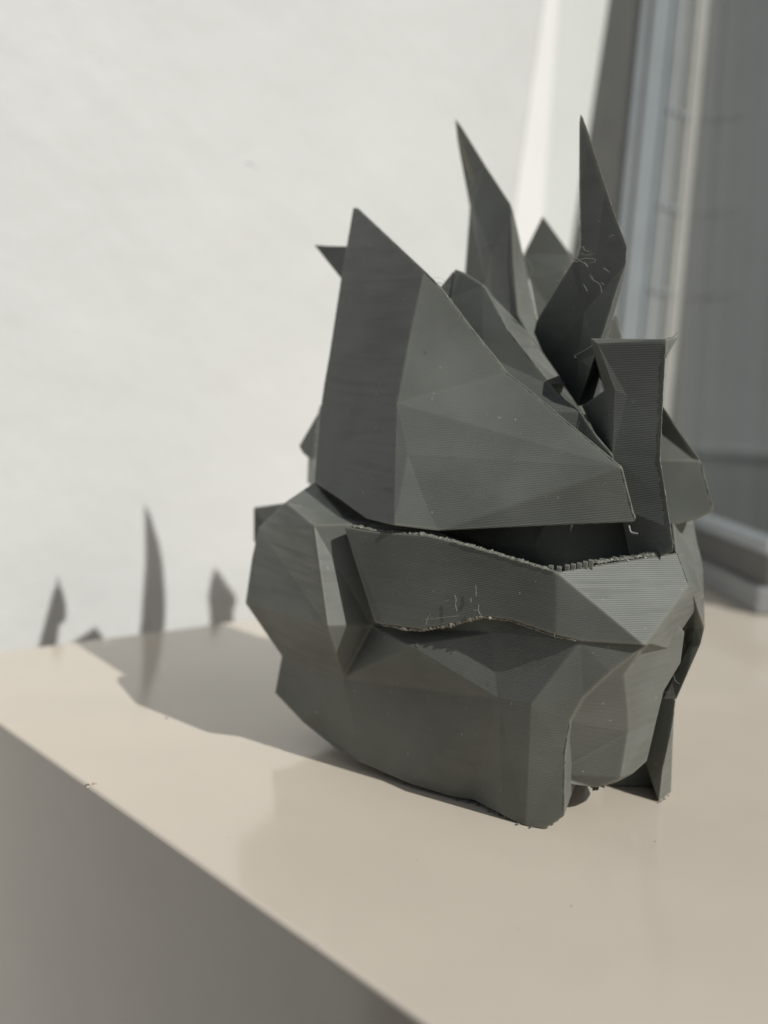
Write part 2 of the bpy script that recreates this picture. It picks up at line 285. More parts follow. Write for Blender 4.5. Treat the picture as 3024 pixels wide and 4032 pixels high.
 ('horn', [(39.55, 243.96, 153.33), (39.56, 244.59, 151.72), (40.75, 244.43, 136.89), (41.78, 243.63, 124.22), (41.43, 244.16, 122.33), (39.97, 245.53, 120.02), (34.79, 258.38, 108.01), (34.36, 258.71, 105.12), (37.3, 255.18, 98.4), (41.19, 249.65, 92.48), (43.96, 244.98, 87.89), (40.19, 243.47, 152.08), (41.63, 241.73, 147.56), (45.25, 238.05, 136.55), (47.11, 236.23, 130.97), (49.98, 233.26, 123.16), (49.9, 232.82, 119.41), (48.51, 233.63, 113.79), (46.71, 234.65, 105.08), (45.22, 235.8, 99.39), (44.69, 236.21, 96.89), (50.89, 235.84, 120.36), (50.2, 237.64, 114.24), (49.23, 240.28, 106.08), (48.46, 241.51, 97.48), (46.54, 241.72, 88.67), (44.78, 239.17, 124.34), (43.24, 241.74, 109.29), (43.17, 244.96, 98.45)], [[0, 1, 2, 26, 13, 12, 11], [2, 3, 26], [3, 4, 5, 27, 26], [5, 6, 7, 8, 28, 27], [8, 9, 10, 28], [26, 15, 14, 13], [26, 27, 16, 15], [27, 18, 17, 16], [27, 28, 19, 18], [28, 10, 20, 19], [15, 16, 21], [16, 17, 22, 21], [17, 18, 23, 22], [18, 19, 20, 24, 23], [20, 10, 25, 24]], [((0.25, 5, 0), 0.88, 1)]),
 ('rear_point', [(42.39, 317.2, 142.85), (37.63, 318.8, 131.52), (51.28, 315.5, 131.81), (52.35, 315, 128.27), (49.97, 315, 126.9), (39.65, 317.5, 124.03), (43.25, 315.8, 109.28), (51.48, 315.2, 109.67), (37.4, 318.2, 127.12)], [[0, 1, 8, 5, 4, 3, 2], [5, 6, 7, 4]], [((0.8, 8, 0), 0.8, 1)]),
 ('pillar', [(42.82, 228.8, 102.82), (56.27, 217.92, 102.86), (44.32, 227.9, 98.24), (46.31, 226.37, 91.95), (48.06, 222.61, 78.24), (50.04, 220.45, 67.11), (53.73, 220.38, 54.7), (43.79, 226.29, 101.68), (47.63, 223.07, 91.92), (56.44, 217.28, 90.09), (56.68, 216.59, 78.13), (58.33, 214.56, 69.24), (59.18, 213.4, 64.23), (59.78, 212.55, 61.21), (59.75, 212.45, 59.42), (50.06, 221.7, 90.77), (42.91, 233.79, 88.1), (46.87, 228.21, 79.49), (43.03, 228.39, 101.94), (56.19, 217.73, 102.02)], [[0, 18, 7, 19, 1], [18, 2, 3, 8, 7], [7, 8, 15, 19], [8, 3, 4], [8, 4, 10, 9, 15], [15, 9, 19], [4, 5, 11, 10], [5, 6, 14, 13, 12, 11], [3, 16, 17, 4]], [((0, 0.8, 0), 0.99, 1), ((2.6999999999999997, 18, 0), 0.85, 1)]),
 ('pillar_fin', [(60.83, 236, 103.86), (64.68, 240, 104.87), (61.52, 237, 99.48)], [[2, 1, 0]], [((0.1, 2, 0), 0.9, 1)]),
 ('rear_point', [(53.83, 264, 107.66), (55.17, 264, 110.85), (57.32, 264, 105.33), (54.37, 264, 100.77)], [[3, 2, 1, 0]], [((0, 6, 0), 0.8, 1)]),
 ('flap', [(64.18, 246.03, 89.05), (67.44, 244.66, 84.21), (72.54, 242.42, 77.54), (72.92, 242.28, 76.8), (74.85, 241, 70.08), (76.32, 240.12, 65.74), (75.96, 240.13, 65.19), (72.36, 240.71, 63.2), (67.31, 241.67, 61.61), (63.72, 247.38, 82.89), (71.49, 243.11, 76.97), (63.5, 244.38, 76.34), (64.21, 242.39, 61.72)], [[0, 9, 10, 2, 1], [9, 11, 10], [10, 3, 2], [10, 11, 3], [11, 12, 8, 7, 4, 3], [4, 7, 6, 5]], [((0, 3, 0), 0.98, 1), ((-2.8000000000000003, 14, 0), 0.8, 1)]),
 ('head', [(-12.46, 285, 108.12), (-18.27, 280, 84.49), (-19.02, 278, 73.89), (-18.56, 278, 63.48), (-13.85, 270, 52.64), (11.81, 246, 52.96), (35, 236, 49.23), (58.65, 243, 51.05), (71.57, 256, 53), (67.24, 258, 73.19), (52.46, 246, 76.97), (46.5, 254, 87.86), (37.73, 266, 96.79), (23.52, 276, 101.51), (10.01, 278, 106.18), (34.25, 232, 56.3), (17.01, 258, 80), (47.24, 246, 66.43)], [[0, 1, 16, 14], [1, 2, 3, 16], [3, 4, 5, 16], [5, 15, 16], [5, 6, 15], [6, 7, 15], [7, 17, 15], [7, 8, 17], [8, 9, 10, 17], [10, 11, 16, 17], [15, 17, 16], [11, 12, 16], [12, 13, 16], [13, 14, 16]], [((1.2000000000000002, 12, 0), 0.97, 1), ((8.4, 28, 0), 0.6, 0.9)]),
 ('rear_lock', [(-18.74, 283, 84.42), (-22.26, 294, 72.85), (-22.37, 296, 61.63), (-18.09, 272, 62.58), (-17.81, 273, 80.2)], [[0, 1, 4], [1, 2, 3, 4]], [((2.5, 5, 0), 0.9, 1)]),
 ('rear_point', [(-22.56, 287, 127.04), (-18.69, 283.5, 126.5), (-12.92, 278.5, 126.01), (-14, 279.5, 116.92), (-14.74, 280, 118.05)], [[4, 3, 2, 1, 0]], [((1.2, 4, 0), 0.7, 1)]),
 ('rear_point', [(-19.31, 282, 81.88), (-24.63, 290, 72.51), (-23.39, 288, 70.79), (-20.84, 284, 69.3), (-17.17, 278, 70.59)], [[0, 1, 2, 3, 4]], [((2.4, 8, 0), 0.8, 1)]),
 ('rear_point', [(-36.9, 292, 54.38), (-27.18, 278, 57.61), (-36.27, 290, 44.69), (-27.57, 276, 46.97), (-33.37, 289, 50.47)], [[4, 1, 0], [2, 4, 0], [3, 4, 2], [4, 3, 1]], [((3, 10, 0), 0.8, 1)]),
]
STRINGS = [
 (0.32, [(38.01, 240.23, 121.41), (39.26, 239.26, 121.11), (40.66, 238.18, 120.45), (42.09, 237.07, 119.19), (42.52, 236.75, 118.87)]),
 (0.3, [(38.51, 239.72, 119.76), (39.3, 239.1, 120.19), (40.4, 238.26, 120.08), (41.44, 237.45, 120.7), (43.58, 235.8, 120.61)]),
 (0.3, [(40.5, 238.05, 120.27), (41.75, 237.09, 119.71), (42.4, 236.59, 118.85)]),
 (0.22, [(40.87, 238.27, 121.98), (41.99, 237.41, 121.48), (43.31, 236.39, 121.72)]),
 (0.22, [(41.32, 237.93, 123.46), (41.65, 237.67, 122.55), (42.74, 236.83, 122.19)]),
 (0.25, [(42.59, 236.69, 119.77), (43.65, 235.87, 119.88), (43.75, 235.8, 120.47)]),
 (0.18, [(34.61, 244.62, 114.84), (35.69, 243.79, 115.75), (37.48, 242.4, 116.32)]),
 (0.25, [(40.92, 241.64, 121.18), (41.06, 241.53, 122.4), (41.26, 241.38, 123.61)]),
 (0.2, [(42.67, 236.63, 116.61), (43.04, 236.34, 116.99), (43.34, 236.11, 116.59), (43.79, 235.77, 115.83), (44.61, 235.13, 115.36), (45.19, 234.68, 114.59), (45.48, 234.46, 113.09)]),
 (0.2, [(43.11, 236.29, 116), (43.33, 236.12, 116.74)]),
 (0.2, [(45.08, 234.76, 115.05), (45.41, 234.51, 115.34), (45.84, 234.18, 114.73)]),
 (0.2, [(41.82, 237.28, 115.12), (42.28, 236.93, 114.36), (42.68, 236.62, 113.5)]),
 (0.25, [(46.11, 234.99, 125.25), (46.61, 234.6, 125.52), (47.17, 234.16, 125.69)]),
 (0.25, [(45.5, 234.7, 118.64), (46.19, 234.16, 118.02), (46.74, 233.74, 117.62)]),
 (0.16, [(33.31, 281, 126.42), (34.45, 280.12, 125.12), (35.38, 279.4, 123.31), (35.57, 279.26, 121.89), (34.73, 279.9, 120.56)]),
 (0.2, [(42.25, 223.56, 101.06), (40.91, 224.59, 100.01), (39.42, 225.74, 99.04), (38.97, 226.09, 98.74), (39.47, 225.71, 98.37)]),
 (0.25, [(55.27, 214.14, 102.74), (56.41, 213.26, 103.03), (56.82, 212.94, 103.73), (57.15, 212.69, 103.87)]),
 (0.7, [(49.34, 207.98, 65.01), (49.78, 207.64, 63.68), (50.96, 206.73, 63.59)]),
 (0.1, [(19.12, 261.64, 121.77), (20.53, 260.55, 124.83), (21.5, 259.79, 126.06), (22.88, 258.73, 126.35)]),
 (0.1, [(7.77, 245.13, 114.91), (9.11, 244.1, 115.57), (10.66, 242.9, 115.18), (11.38, 242.34, 114.3)]),
 (0.12, [(8.84, 244.3, 114.19), (9.85, 243.53, 114.51), (10.9, 242.71, 113.8)]),
 (0.12, [(9.34, 243.92, 114.53), (10.72, 242.85, 113.98), (10.42, 243.09, 113.47)]),
 (0.12, [(14.16, 232.62, 107.05), (14.36, 232.46, 106.38), (13.88, 232.83, 105.22)]),
 (0.12, [(63.25, 216.19, 32.64), (63.69, 215.85, 31.42), (64.54, 215.19, 30.82)]),
 (0.14, [(62.46, 219.32, 27.73), (63.68, 218.39, 28.08)]),
 (0.2, [(-1.73, 230.99, 36.33), (0.23, 229.47, 35.73)]),
 (0.22, [(15.75, 215.72, 47.49), (16.12, 215.43, 46.42), (16.06, 215.48, 45.42), (16.39, 215.23, 44.01)]),
 (0.22, [(19.83, 213.08, 50.18), (19.95, 212.98, 49.07), (20.03, 212.93, 47.79)]),
 (0.25, [(19, 213.72, 47.41), (19.15, 213.6, 46.31)]),
 (0.22, [(20.71, 212.4, 46.32), (20.63, 212.46, 45.17), (21.14, 212.07, 44.15)]),
 (0.22, [(19.59, 213.26, 44.94), (20.64, 212.45, 45.01)]),
 (0.22, [(10.18, 219.01, 39.67), (10.56, 218.72, 41.44), (11.13, 218.28, 42.57)]),
 (0.2, [(9.64, 219.81, 40.81), (13.23, 217.03, 42.03), (16.73, 214.33, 43.24)]),
 (0.2, [(13.68, 217.06, 45.46), (14.58, 216.37, 46.08)]),
 (0.25, [(15.05, 226.62, 30.5), (17.52, 224.71, 32.87), (20.25, 222.61, 35.45)]),
 (0.2, [(35.08, 202.57, 43.21), (35.15, 202.51, 42.51)]),
]
RESIDUE = [((37.21, 202.74, 42.37), 0.23), ((16.64, 216.92, 41.12), 0.47), ((35.76, 204.86, 42.48), 0.31), ((15.97, 216, 40.81), 0.5), ((26.27, 209.45, 44.01), 0.2), ((19.91, 213.64, 42.65), 0.31), ((20.66, 213.57, 42.94), 0.33), ((36.89, 203.64, 42.38), 0.14), ((26, 210.22, 43.99), 0.17), ((6.72, 223.83, 37.39), 0.39), ((27.77, 209.39, 43.71), 0.27), ((11.82, 220.41, 38.98), 0.41), ((20.29, 213.45, 42.79), 0.35), ((31.32, 207.81, 43.2), 0.3), ((10.15, 220.86, 38.3), 0.32), ((19.99, 213.96, 42.82), 0.55), ((2.63, 225.94, 37.62), 0.37), ((24.08, 210.41, 43.87), 0.31), ((1.8, 225.74, 37.71), 0.53), ((19.85, 214.86, 42.51), 0.49), ((3.01, 225.31, 37.55), 0.58), ((20.25, 213.07, 43.05), 0.34), ((12.41, 219.68, 38.96), 0.61), ((23.95, 211.38, 43.84), 0.65), ((16.11, 216.2, 40.75), 0.57), ((22.71, 212.1, 43.58), 0.26), ((35.22, 204.36, 42.57), 0.23), ((29.45, 207.39, 43.73), 0.3), ((10.05, 220.79, 38.67), 0.62), ((39.71, 201.92, 42.14), 0.26), ((16.8, 215.82, 41.13), 0.59), ((1.39, 226.47, 37.45), 0.52), ((29.94, 207.78, 43.41), 0.16), ((16.45, 216.81, 40.91), 0.64), ((24.06, 211.62, 43.41), 0.24), ((23.77, 212.49, 43.39), 0.44), ((36.85, 203.08, 42.41), 0.28), ((12.76, 217.87, 39.88), 0.58), ((28.4, 208.38, 43.92), 0.29), ((4.74, 224.54, 37.33), 0.54), ((30.98, 206.77, 43.26), 0.29), ((20.03, 214.34, 42.72), 0.68), ((3.12, 226.27, 37.45), 0.31), ((19.33, 213.93, 42.43), 0.44), ((30.81, 207.38, 43.36), 0.3), ((29.66, 207.7, 43.68), 0.21), ((37.02, 203.2, 42.45), 0.15), ((23.8, 211.09, 43.69), 0.62), ((10.29, 219.6, 38.93), 0.28), ((31.73, 207.79, 43.1), 0.18), ((24.43, 211.89, 43.6), 0.22), ((17.09, 216.3, 41.05), 0.2), ((3.06, 226.19, 37.51), 0.57), ((36.41, 203.3, 42.53), 0.29), ((35.18, 205.47, 42.29), 0.22), ((32.4, 206.96, 42.8), 0.23), ((32.49, 205.46, 43.28), 0.16), ((8.17, 222.48, 37.93), 0.66), ((30.53, 208.06, 43.34), 0.31), ((18.66, 214.28, 41.98), 0.24)]
TEETH = [(34.07, 207.13, 56.05), (35.7, 207.01, 55.95), (37.29, 206.92, 56.37), (38.53, 207.1, 56.61), (39.78, 207.28, 56.85), (40.97, 207.49, 57.19), (42.12, 207.74, 57.52)]
CHIPS = [((3.68, 234.51, 0.35), 0.9), ((7.77, 229.1, 0.35), 1), ((8.37, 230.27, 0.35), 1.2), ((19.49, 221.35, 0.35), 1.3), ((21.69, 220.65, 0.35), 1.5), ((23.81, 219.09, 0.35), 1.4), ((26.03, 216.07, 0.35), 1), ((27.8, 214.54, 0.35), 1.6), ((29.27, 213, 0.35), 1.6), ((37.37, 209.1, 0.35), 1.5), ((38.96, 210.7, 0.35), 1.1), ((40.41, 213.1, 0.35), 1), ((34.12, 208.69, 0.35), 1), ((31.62, 210.04, 0.35), 1), ((48.91, 221, 4.9), 1.2), ((49.78, 221, 4.6), 1.8), ((65.71, 226, 0.49), 0.9), ((66.82, 227, 0.62), 1), ((68.17, 228.5, 0.92), 0.9), ((51.35, 221.5, 5.13), 1.4), ((52.06, 221.5, 5.46), 1.2)]
DUST_DARK = [(-54.69, 266.93, 0.8), (-22.54, 225.79, 0.25), (59.36, 205.28, 0.25), (26.41, 167.02, 0.25), (-36.39, 213.1, 0.2), (-62.8, 274.11, 0.2), (9.75, 190.83, 0.2), (37.01, 175.96, 0.35), (38.2, 197.48, 0.2), (88.75, 268.03, 0.25), (89.97, 247.17, 0.2), (-7.08, 158.86, 0.25), (59.96, 185.1, 0.2), (-84.8, 308.19, 0.2), (-27.31, 196.55, 0.2), (39.91, 157.36, 0.2), (61.4, 167.22, 0.2), (17.22, 172.8, 0.12), (22.98, 160.17, 0.14), (-5.86, 140.33, 0.07), (-7.84, 159.7, 0.08), (-31.99, 149.18, 0.07), (39.82, 203.64, 0.13), (47.88, 241.04, 0.07), (79.9, 289.85, 0.08), (34.86, 160.33, 0.14), (6.89, 245.63, 0.13), (-1.1, 141.5, 0.08), (29.22, 231.14, 0.12), (53.08, 225.47, 0.13), (83.03, 212.63, 0.13), (47.11, 223.21, 0.13), (-30.16, 182.34, 0.1), (48.56, 147.84, 0.11), (-18.8, 208.57, 0.07), (-49.85, 177.47, 0.11), (-67.11, 317.12, 0.07), (-36.19, 173.79, 0.12), (-86.56, 295.47, 0.08), (55.25, 255.24, 0.09), (34.79, 204.39, 0.09), (-7.77, 189.41, 0.08), (35.17, 281.3, 0.06), (66.94, 276.98, 0.09), (62.24, 326.06, 0.13), (-37.79, 141.14, 0.13), (-7.74, 209.41, 0.14), (-38.15, 160.07, 0.11), (-36.57, 146.61, 0.14), (-65.43, 273.53, 0.11), (-6.05, 155.26, 0.13), (58.64, 157.96, 0.08), (-44.71, 162.31, 0.06), (-27.34, 200.45, 0.09), (42.1, 279.43, 0.06), (20.62, 258.99, 0.12), (-82.32, 244.01, 0.09), (-45.77, 263.81, 0.13), (13.55, 156.32, 0.08), (-24.19, 225.73, 0.09), (-36.17, 323.35, 0.09), (70.62, 175.77, 0.08), (23.81, 154.29, 0.06), (23.34, 301.33, 0.07), (-2.84, 145.92, 0.1), (74.71, 216.2, 0.12), (21.88, 202.7, 0.07), (-28.66, 167.1, 0.11), (12.42, 192.08, 0.11), (-65.84, 236.53, 0.14), (36.92, 145.63, 0.1), (-50.3, 139.88, 0.1), (-19.21, 246.28, 0.11), (25.23, 156.01, 0.07), (-53.74, 191.65, 0.1), (-8.06, 182.65, 0.07), (40.67, 204.43, 0.13), (34.83, 241.98, 0.07), (-51.85, 160.65, 0.1), (-12.99, 161.52, 0.08), (20.8, 261.98, 0.1), (-29.8, 170.11, 0.11), (-0.49, 202.45, 0.12), (48.82, 345.16, 0.09), (59.29, 278, 0.07), (72.7, 256.62, 0.1), (-2.27, 197.3, 0.08), (-38.06, 174.97, 0.1), (11.03, 180.56, 0.08), (-49.72, 287.37, 0.12), (-37.85, 205.21, 0.08), (-50.73, 192.29, 0.11)]
DUST_PALE = [(-0.82, 224.28, 0.25), (-7.59, 198.95, 0.2), (-85.45, 274.75, 0.3), (72.92, 229.03, 0.2), (39.72, 173.55, 0.2), (18.78, 180.59, 0.15), (24.59, 148.88, 0.2), (51.42, 170.4, 0.2), (-16.22, 186.76, 0.15), (-45.4, 236.08, 0.2), (-74.82, 208.31, 0.07), (-27.2, 138.6, 0.12), (-13.78, 158.16, 0.09), (5.43, 158.73, 0.11), (8.23, 197.55, 0.07), (92.63, 240.81, 0.14), (-49.76, 182.3, 0.12), (59.43, 152.18, 0.09), (117.81, 309.68, 0.11), (-48.85, 161.7, 0.11), (-13.3, 172.51, 0.09), (88.4, 320.3, 0.14), (33.45, 145.73, 0.12), (48.48, 204.65, 0.08), (-69.17, 223.08, 0.08), (-20.79, 227.56, 0.09), (78.83, 235.22, 0.07), (-57.66, 189.82, 0.08), (7.28, 196.5, 0.08), (75.05, 189.46, 0.08), (86.15, 337.63, 0.1), (12.44, 171.61, 0.06), (-55.84, 159.16, 0.13), (36.28, 278.08, 0.09), (-29.72, 157.22, 0.09), (79.34, 246.24, 0.12), (-0.64, 164.74, 0.07), (-73.28, 265.55, 0.11), (11.01, 191.28, 0.1), (-65.02, 229.65, 0.07), (23.43, 147.3, 0.13), (-47.41, 184.62, 0.12), (136.32, 356.74, 0.09), (-2.93, 177.73, 0.12), (139.25, 363.64, 0.09), (45.16, 150.8, 0.12), (14.6, 189.03, 0.12), (-63.52, 214.17, 0.12), (56.97, 182.68, 0.07), (67.3, 235.76, 0.12), (-2.01, 210, 0.13), (15.99, 181.3, 0.09), (-1.48, 242.88, 0.11), (-18.32, 181.39, 0.07), (-46.94, 181.17, 0.08), (63.24, 161.27, 0.07), (-70.86, 256.48, 0.11), (-60.96, 205.06, 0.08), (-18.72, 214.57, 0.11), (37.21, 178.59, 0.11), (36.46, 299.22, 0.12), (-12.18, 169.19, 0.14), (-84.21, 241.18, 0.12), (87.76, 219.95, 0.07), (61.28, 259.76, 0.12), (14.48, 177.29, 0.1), (57.45, 160.83, 0.08), (0.48, 202.28, 0.11), (45.92, 181.51, 0.13), (31.84, 146.61, 0.12), (27.93, 148.9, 0.07), (-17.87, 175.33, 0.07), (-1.04, 300.59, 0.06), (14.32, 229.97, 0.08), (-43.66, 247.49, 0.06), (25.66, 168.23, 0.14), (-72.98, 201.76, 0.09), (100.06, 292.41, 0.12), (58.04, 316.93, 0.06), (-50.49, 232.75, 0.14), (-59.03, 163.17, 0.14), (25.04, 193.67, 0.11), (44.41, 148.58, 0.1), (99.47, 338.37, 0.09), (-46.57, 168.36, 0.07)]
SEAMS = [(0.17, [(56.19, 217.65, 102.05), (56.44, 217.2, 90.12), (56.68, 216.51, 78.16), (58.33, 214.48, 69.27), (59.18, 213.32, 64.26), (59.78, 212.47, 61.24), (59.75, 212.37, 59.45)]), (0.17, [(49.98, 233.18, 123.19), (49.9, 232.74, 119.44), (48.51, 233.55, 113.82), (46.71, 234.57, 105.11), (45.22, 235.72, 99.42), (44.69, 236.13, 96.92)]), (0.12, [(39.55, 243.88, 153.36), (40.19, 243.39, 152.11), (41.63, 241.65, 147.59), (45.25, 237.97, 136.58), (47.11, 236.15, 131), (49.98, 233.18, 123.19)]), (0.1, [(20.8, 252.92, 115.52), (26.38, 243.92, 104.68), (30.65, 239.92, 99.14), (35.75, 235.42, 92.66)]), (0.17, [(38.28, 232.42, 89.59), (41.61, 227.92, 86.84), (44.22, 222.42, 82.14), (47.29, 218.92, 78.41)]), (0.17, [(48.34, 214.42, 76.29), (51.62, 214.93, 66.84), (52.26, 214.96, 65.65), (51.83, 215.12, 64.81)]), (0.13, [(9.84, 241.6, 113.53), (17.84, 238.46, 103.83), (23.15, 236.48, 97.85), (25.87, 235.42, 94.58), (28.94, 232.77, 92.35), (33.74, 228.21, 88.35), (38.42, 223.71, 84.39), (42.9, 219.54, 80.76), (47.45, 215.18, 76.92), (48.34, 214.42, 76.29)]), (0.22, [(-11.01, 275.16, 135.42), (6.15, 242.81, 116.93), (9.84, 241.6, 113.53)]), (0.15, [(66.97, 225.42, 21.81), (66.46, 225.42, 15.81), (65.56, 225.92, 7.72), (65.52, 226.43, 0.18)]), (0.17, [(39.72, 203.2, 25.31), (39.37, 204.23, 19.09), (40.51, 206.38, 4.07)]), (0.2, [(72.92, 242.2, 76.83), (74.85, 240.92, 70.11), (76.32, 240.04, 65.77)]), (0.3, [(75.96, 240.05, 65.22), (72.36, 240.63, 63.23), (67.31, 241.59, 61.64)]), (0.2, [(14.23, 217.32, 58.58), (24.75, 210.46, 57), (34.77, 203.99, 55.37)]), (0.12, [(40.3, 206.64, 56.07), (54.04, 213.1, 57.7), (62.09, 216.83, 58.6), (63.52, 211.42, 52.75)]), (0.14, [(29.89, 285.86, 137.18), (29.65, 284.72, 124.39), (31.06, 282.09, 111.01)])]
RIBS = [[(-7.12, 233.26, 58.68), (-2.11, 230.01, 58.23), (4.01, 225.79, 58.57), (9.54, 222.03, 58.95), (14.31, 218.85, 58.45), (19.9, 215.3, 57.66), (24.93, 212.17, 56.82), (29.8, 208.91, 56.04), (33.98, 206.2, 55.38)], [(42.51, 209.31, 56.65), (46.46, 211.12, 57.07), (51.05, 213.25, 57.59), (55.72, 215.33, 58.03), (60.5, 217.55, 58.57)], [(0.63, 227.14, 37.63), (2.89, 225.53, 37.78), (6.22, 223.21, 37.81), (8.99, 221.32, 38.12), (12.61, 218.78, 39.42), (16.79, 215.93, 41.19), (19.17, 214.35, 42.55), (21.22, 212.89, 43.53), (24.1, 211.17, 43.86)], [(24.1, 211.17, 43.86), (27.21, 209.4, 43.89), (31.43, 206.77, 43.14), (35.61, 204.18, 42.41), (39.44, 202.11, 42.09)]]
DENTS = [((-59.25, 419.02, 174.12), 5.4), ((-57, 421.01, 173.49), 2.7), ((-87.16, 394.2, 140.2), 3.06), ((-83.22, 397.71, 141.81), 2.16), ((-79.98, 400.58, 141.92), 1.8), ((-119.74, 365.23, 51.32), 1.98), ((-122.16, 363.08, 15.63), 2.7), ((-103.36, 379.79, 110.57), 1.62), ((-70.01, 409.44, 201.34), 1.44), ((-112.64, 371.54, 156.42), 1.44), ((-114.36, 370.01, 13.34), 1.62)]
CRACK = [(-125.78, 359.79, 40.8), (-120.27, 364.69, 36.89), (-115.28, 369.13, 31.53), (-108.66, 375.01, 24.01), (-103.37, 379.71, 19.73), (-99.09, 383.53, 14.48), (-95.51, 386.71, 10.19)]

# ------------------------------------------------------------------ ground far below the cabinet top
V = [(-30000, -30000, -722), (30000, -30000, -722), (30000, 30000, -722), (-30000, 30000, -722)]
tag(mesh('ground', V, [[0, 1, 2, 3]], M_GROUND), kind='structure')

# ------------------------------------------------------------------ cabinet the print stands on
W0 = Vector((-119.93, 323.57, 0)); WD = Vector((0.7473, 0.6645, 0)); WN = Vector((0.6645, -0.7473, 0))
ED = Vector((0.6670, -0.7450, 0))                       # the cabinet's left edge, running towards the camera
e0 = Vector((-94.7, 256.0, 0))
# corner where that edge meets the wall
det = WD.x * (-ED.y) - WD.y * (-ED.x)
rx, ry = e0.x - W0.x, e0.y - W0.y
tw = (rx * (-ED.y) - ry * (-ED.x)) / det
CN = W0 + WD * tw
cab = empty('cabinet', (CN.x * MM, CN.y * MM, -0.72))
tag(cab, 'glossy beige laminate cabinet whose top carries the dark grey sculpture', 'cabinet')
def prism(poly, z0, z1):
    n = len(poly)
    V = [(p.x, p.y, z0) for p in poly] + [(p.x, p.y, z1) for p in poly]
    F = [list(range(n))[::-1], [n + i for i in range(n)]] + [[i, (i + 1) % n, n + (i + 1) % n, n + i] for i in range(n)]
    return V, F
poly = [CN, CN + ED * 330, CN + ED * 330 + WD * 430, CN + WD * 430]
V, F = prism(poly, -720, 0.0)
top = mesh('cabinet_body', V, F, M_TABLE, cab); cleanup(top); bevel(top, 1.1, 4)
# chipped spot on the front edge with its hairline crack
V = []; F = []
for (c, s) in (((-62.0, 219.9, 0.1), 1.0), ((-61.4, 219.5, 0.3), 0.8), ((-61.7, 219.4, -0.5), 0.9), ((-60.7, 219.9, 0.2), .8), ((-60.2, 220.3, 0.15), .6)): lump(V, F, c, s)
mesh('chipped_edge', V, F, M_CHIP, cab)

# ------------------------------------------------------------------ wall and window
W0 = W0 - WN * 31.0                                     # the wall stands a finger's breadth behind it
def strip(t00, t04, t10, t14, n0, n1, z0=0, z1=420):
    """an upright bar on the wall between two lines given by their place along the wall at z=0 and z=400"""
    V = []
    for nn in (n0, n1):
        for (a, b) in ((t00, t04), (t10, t14)):
            for z in (z0, z1):
                t = a + (b - a) * z / 400.0
                q = W0 + WD * t + WN * nn; V.append((q.x, q.y, z))
    F = [[0, 1, 3, 2], [4, 6, 7, 5], [0, 4, 5, 1], [2, 3, 7, 6], [0, 2, 6, 4], [1, 5, 7, 3]]
    return V, F
wall = empty('wall', (W0.x * MM, W0.y * MM, -0.72))
tag(wall, 'white painted plaster wall with faint dents behind the sculpture', 'wall')
V, F = strip(-250, -250, LINES['fr5'][0] - 6, LINES['fr5'][1] - 6, -40, 0, -300, 420)
o = mesh('plaster', V, F, M_WALL, wall); cleanup(o)
for (c, s) in DENTS:                                     # small blisters and flakes in the plaster
    V = []; F = []; N = 9
    c = Vector(c); U = Vector((0, 0, 1)); V.append(c + WN * s * .10)
    for ring, h in ((.55, .07), (1.0, -.02)):
        for k in range(N):
            th = 2 * math.pi * k / N; r_ = s * .5 * ring * random.uniform(.7, 1.2)
            V.append(c + WD * math.cos(th) * r_ + U * math.sin(th) * r_ * .4 + WN * s * h * random.uniform(.6, 1.2))
    for k in range(N):
        F.append([0, 1 + k, 1 + (k + 1) % N]); F.append([1 + k, 1 + N + k, 1 + N + (k + 1) % N, 1 + (k + 1) % N])
    mesh('plaster_blister', V, F, M_WALL, wall, smooth=True)

def wallbar(name, a, b, n0, n1, mat, bv):
    V, F = strip(a[0], a[1], b[0], b[1], n0, n1, 0.5, 420); o = mesh(name, V, F, mat, wall); cleanup(o); bevel(o, bv, 3); return o
wallbar('sun_streak', LINES['streak'], LINES['dark'], .1, .5, M_WHITE, .3)  # thin strip added for the sun streak thrown onto the wall by the window
win = empty('window', ((W0 + WD * 300).x * MM, (W0 + WD * 300).y * MM, 0))
tag(win, 'grey framed window with smoked pane, out of focus on the right', 'window')
def winbar(name, a, b, n0, n1, mat, z0=0.5, z1=420, bv=.8):
    V, F = strip(a[0], a[1], b[0], b[1], n0, n1, z0, z1)
    o = mesh(name, V, F, mat, win); cleanup(o); bevel(o, bv, 2); return o
g = LINES
winbar('jamb_seal', g['dark'], g['fr0'], .1, 2, M_SEAL)
winbar('jamb', g['fr0'], g['fr1'], .1, 5, M_FRAME)
winbar('jamb_groove', g['fr1'], g['fr2'], .1, 4.2, M_FRAME)
winbar('jamb', g['fr2'], g['fr3'], .1, 6, M_FRAME)
winbar('jamb_groove', g['fr3'], g['fr4'], .1, 5, M_FRAME)
winbar('jamb_rib', g['fr4'], g['fr5'], .1, 6.5, M_RIB)
winbar('jamb_rib', (g['fr3'][0] - 2.2, g['fr3'][1] - 2.2), (g['fr3'][0] + .2, g['fr3'][1] + .2), 6.05, 8.5, M_RIB, bv=.5)
winbar('jamb_rib', (g['fr0'][0] + 7, g['fr0'][1] + 5), (g['fr0'][0] + 9, g['fr0'][1] + 7), 5.05, 6.6, M_SEAL, bv=.4)
winbar('jamb_rib', (g['fr2'][0] + 5, g['fr2'][1] + 4), (g['fr2'][0] + 8, g['fr2'][1] + 7), 6.05, 7.4, M_RIB, bv=.4)
for zc in (150, 196, 247):
    V, F = strip(g['fr2'][0] + 2, g['fr2'][1] + 2, g['fr4'][0] + 1, g['fr4'][1] + 1, 6.6, 7.6, zc, zc + 2.5)
    o = mesh('jamb_clip', V, F, M_FRAME, win); cleanup(o); bevel(o, .5, 2)
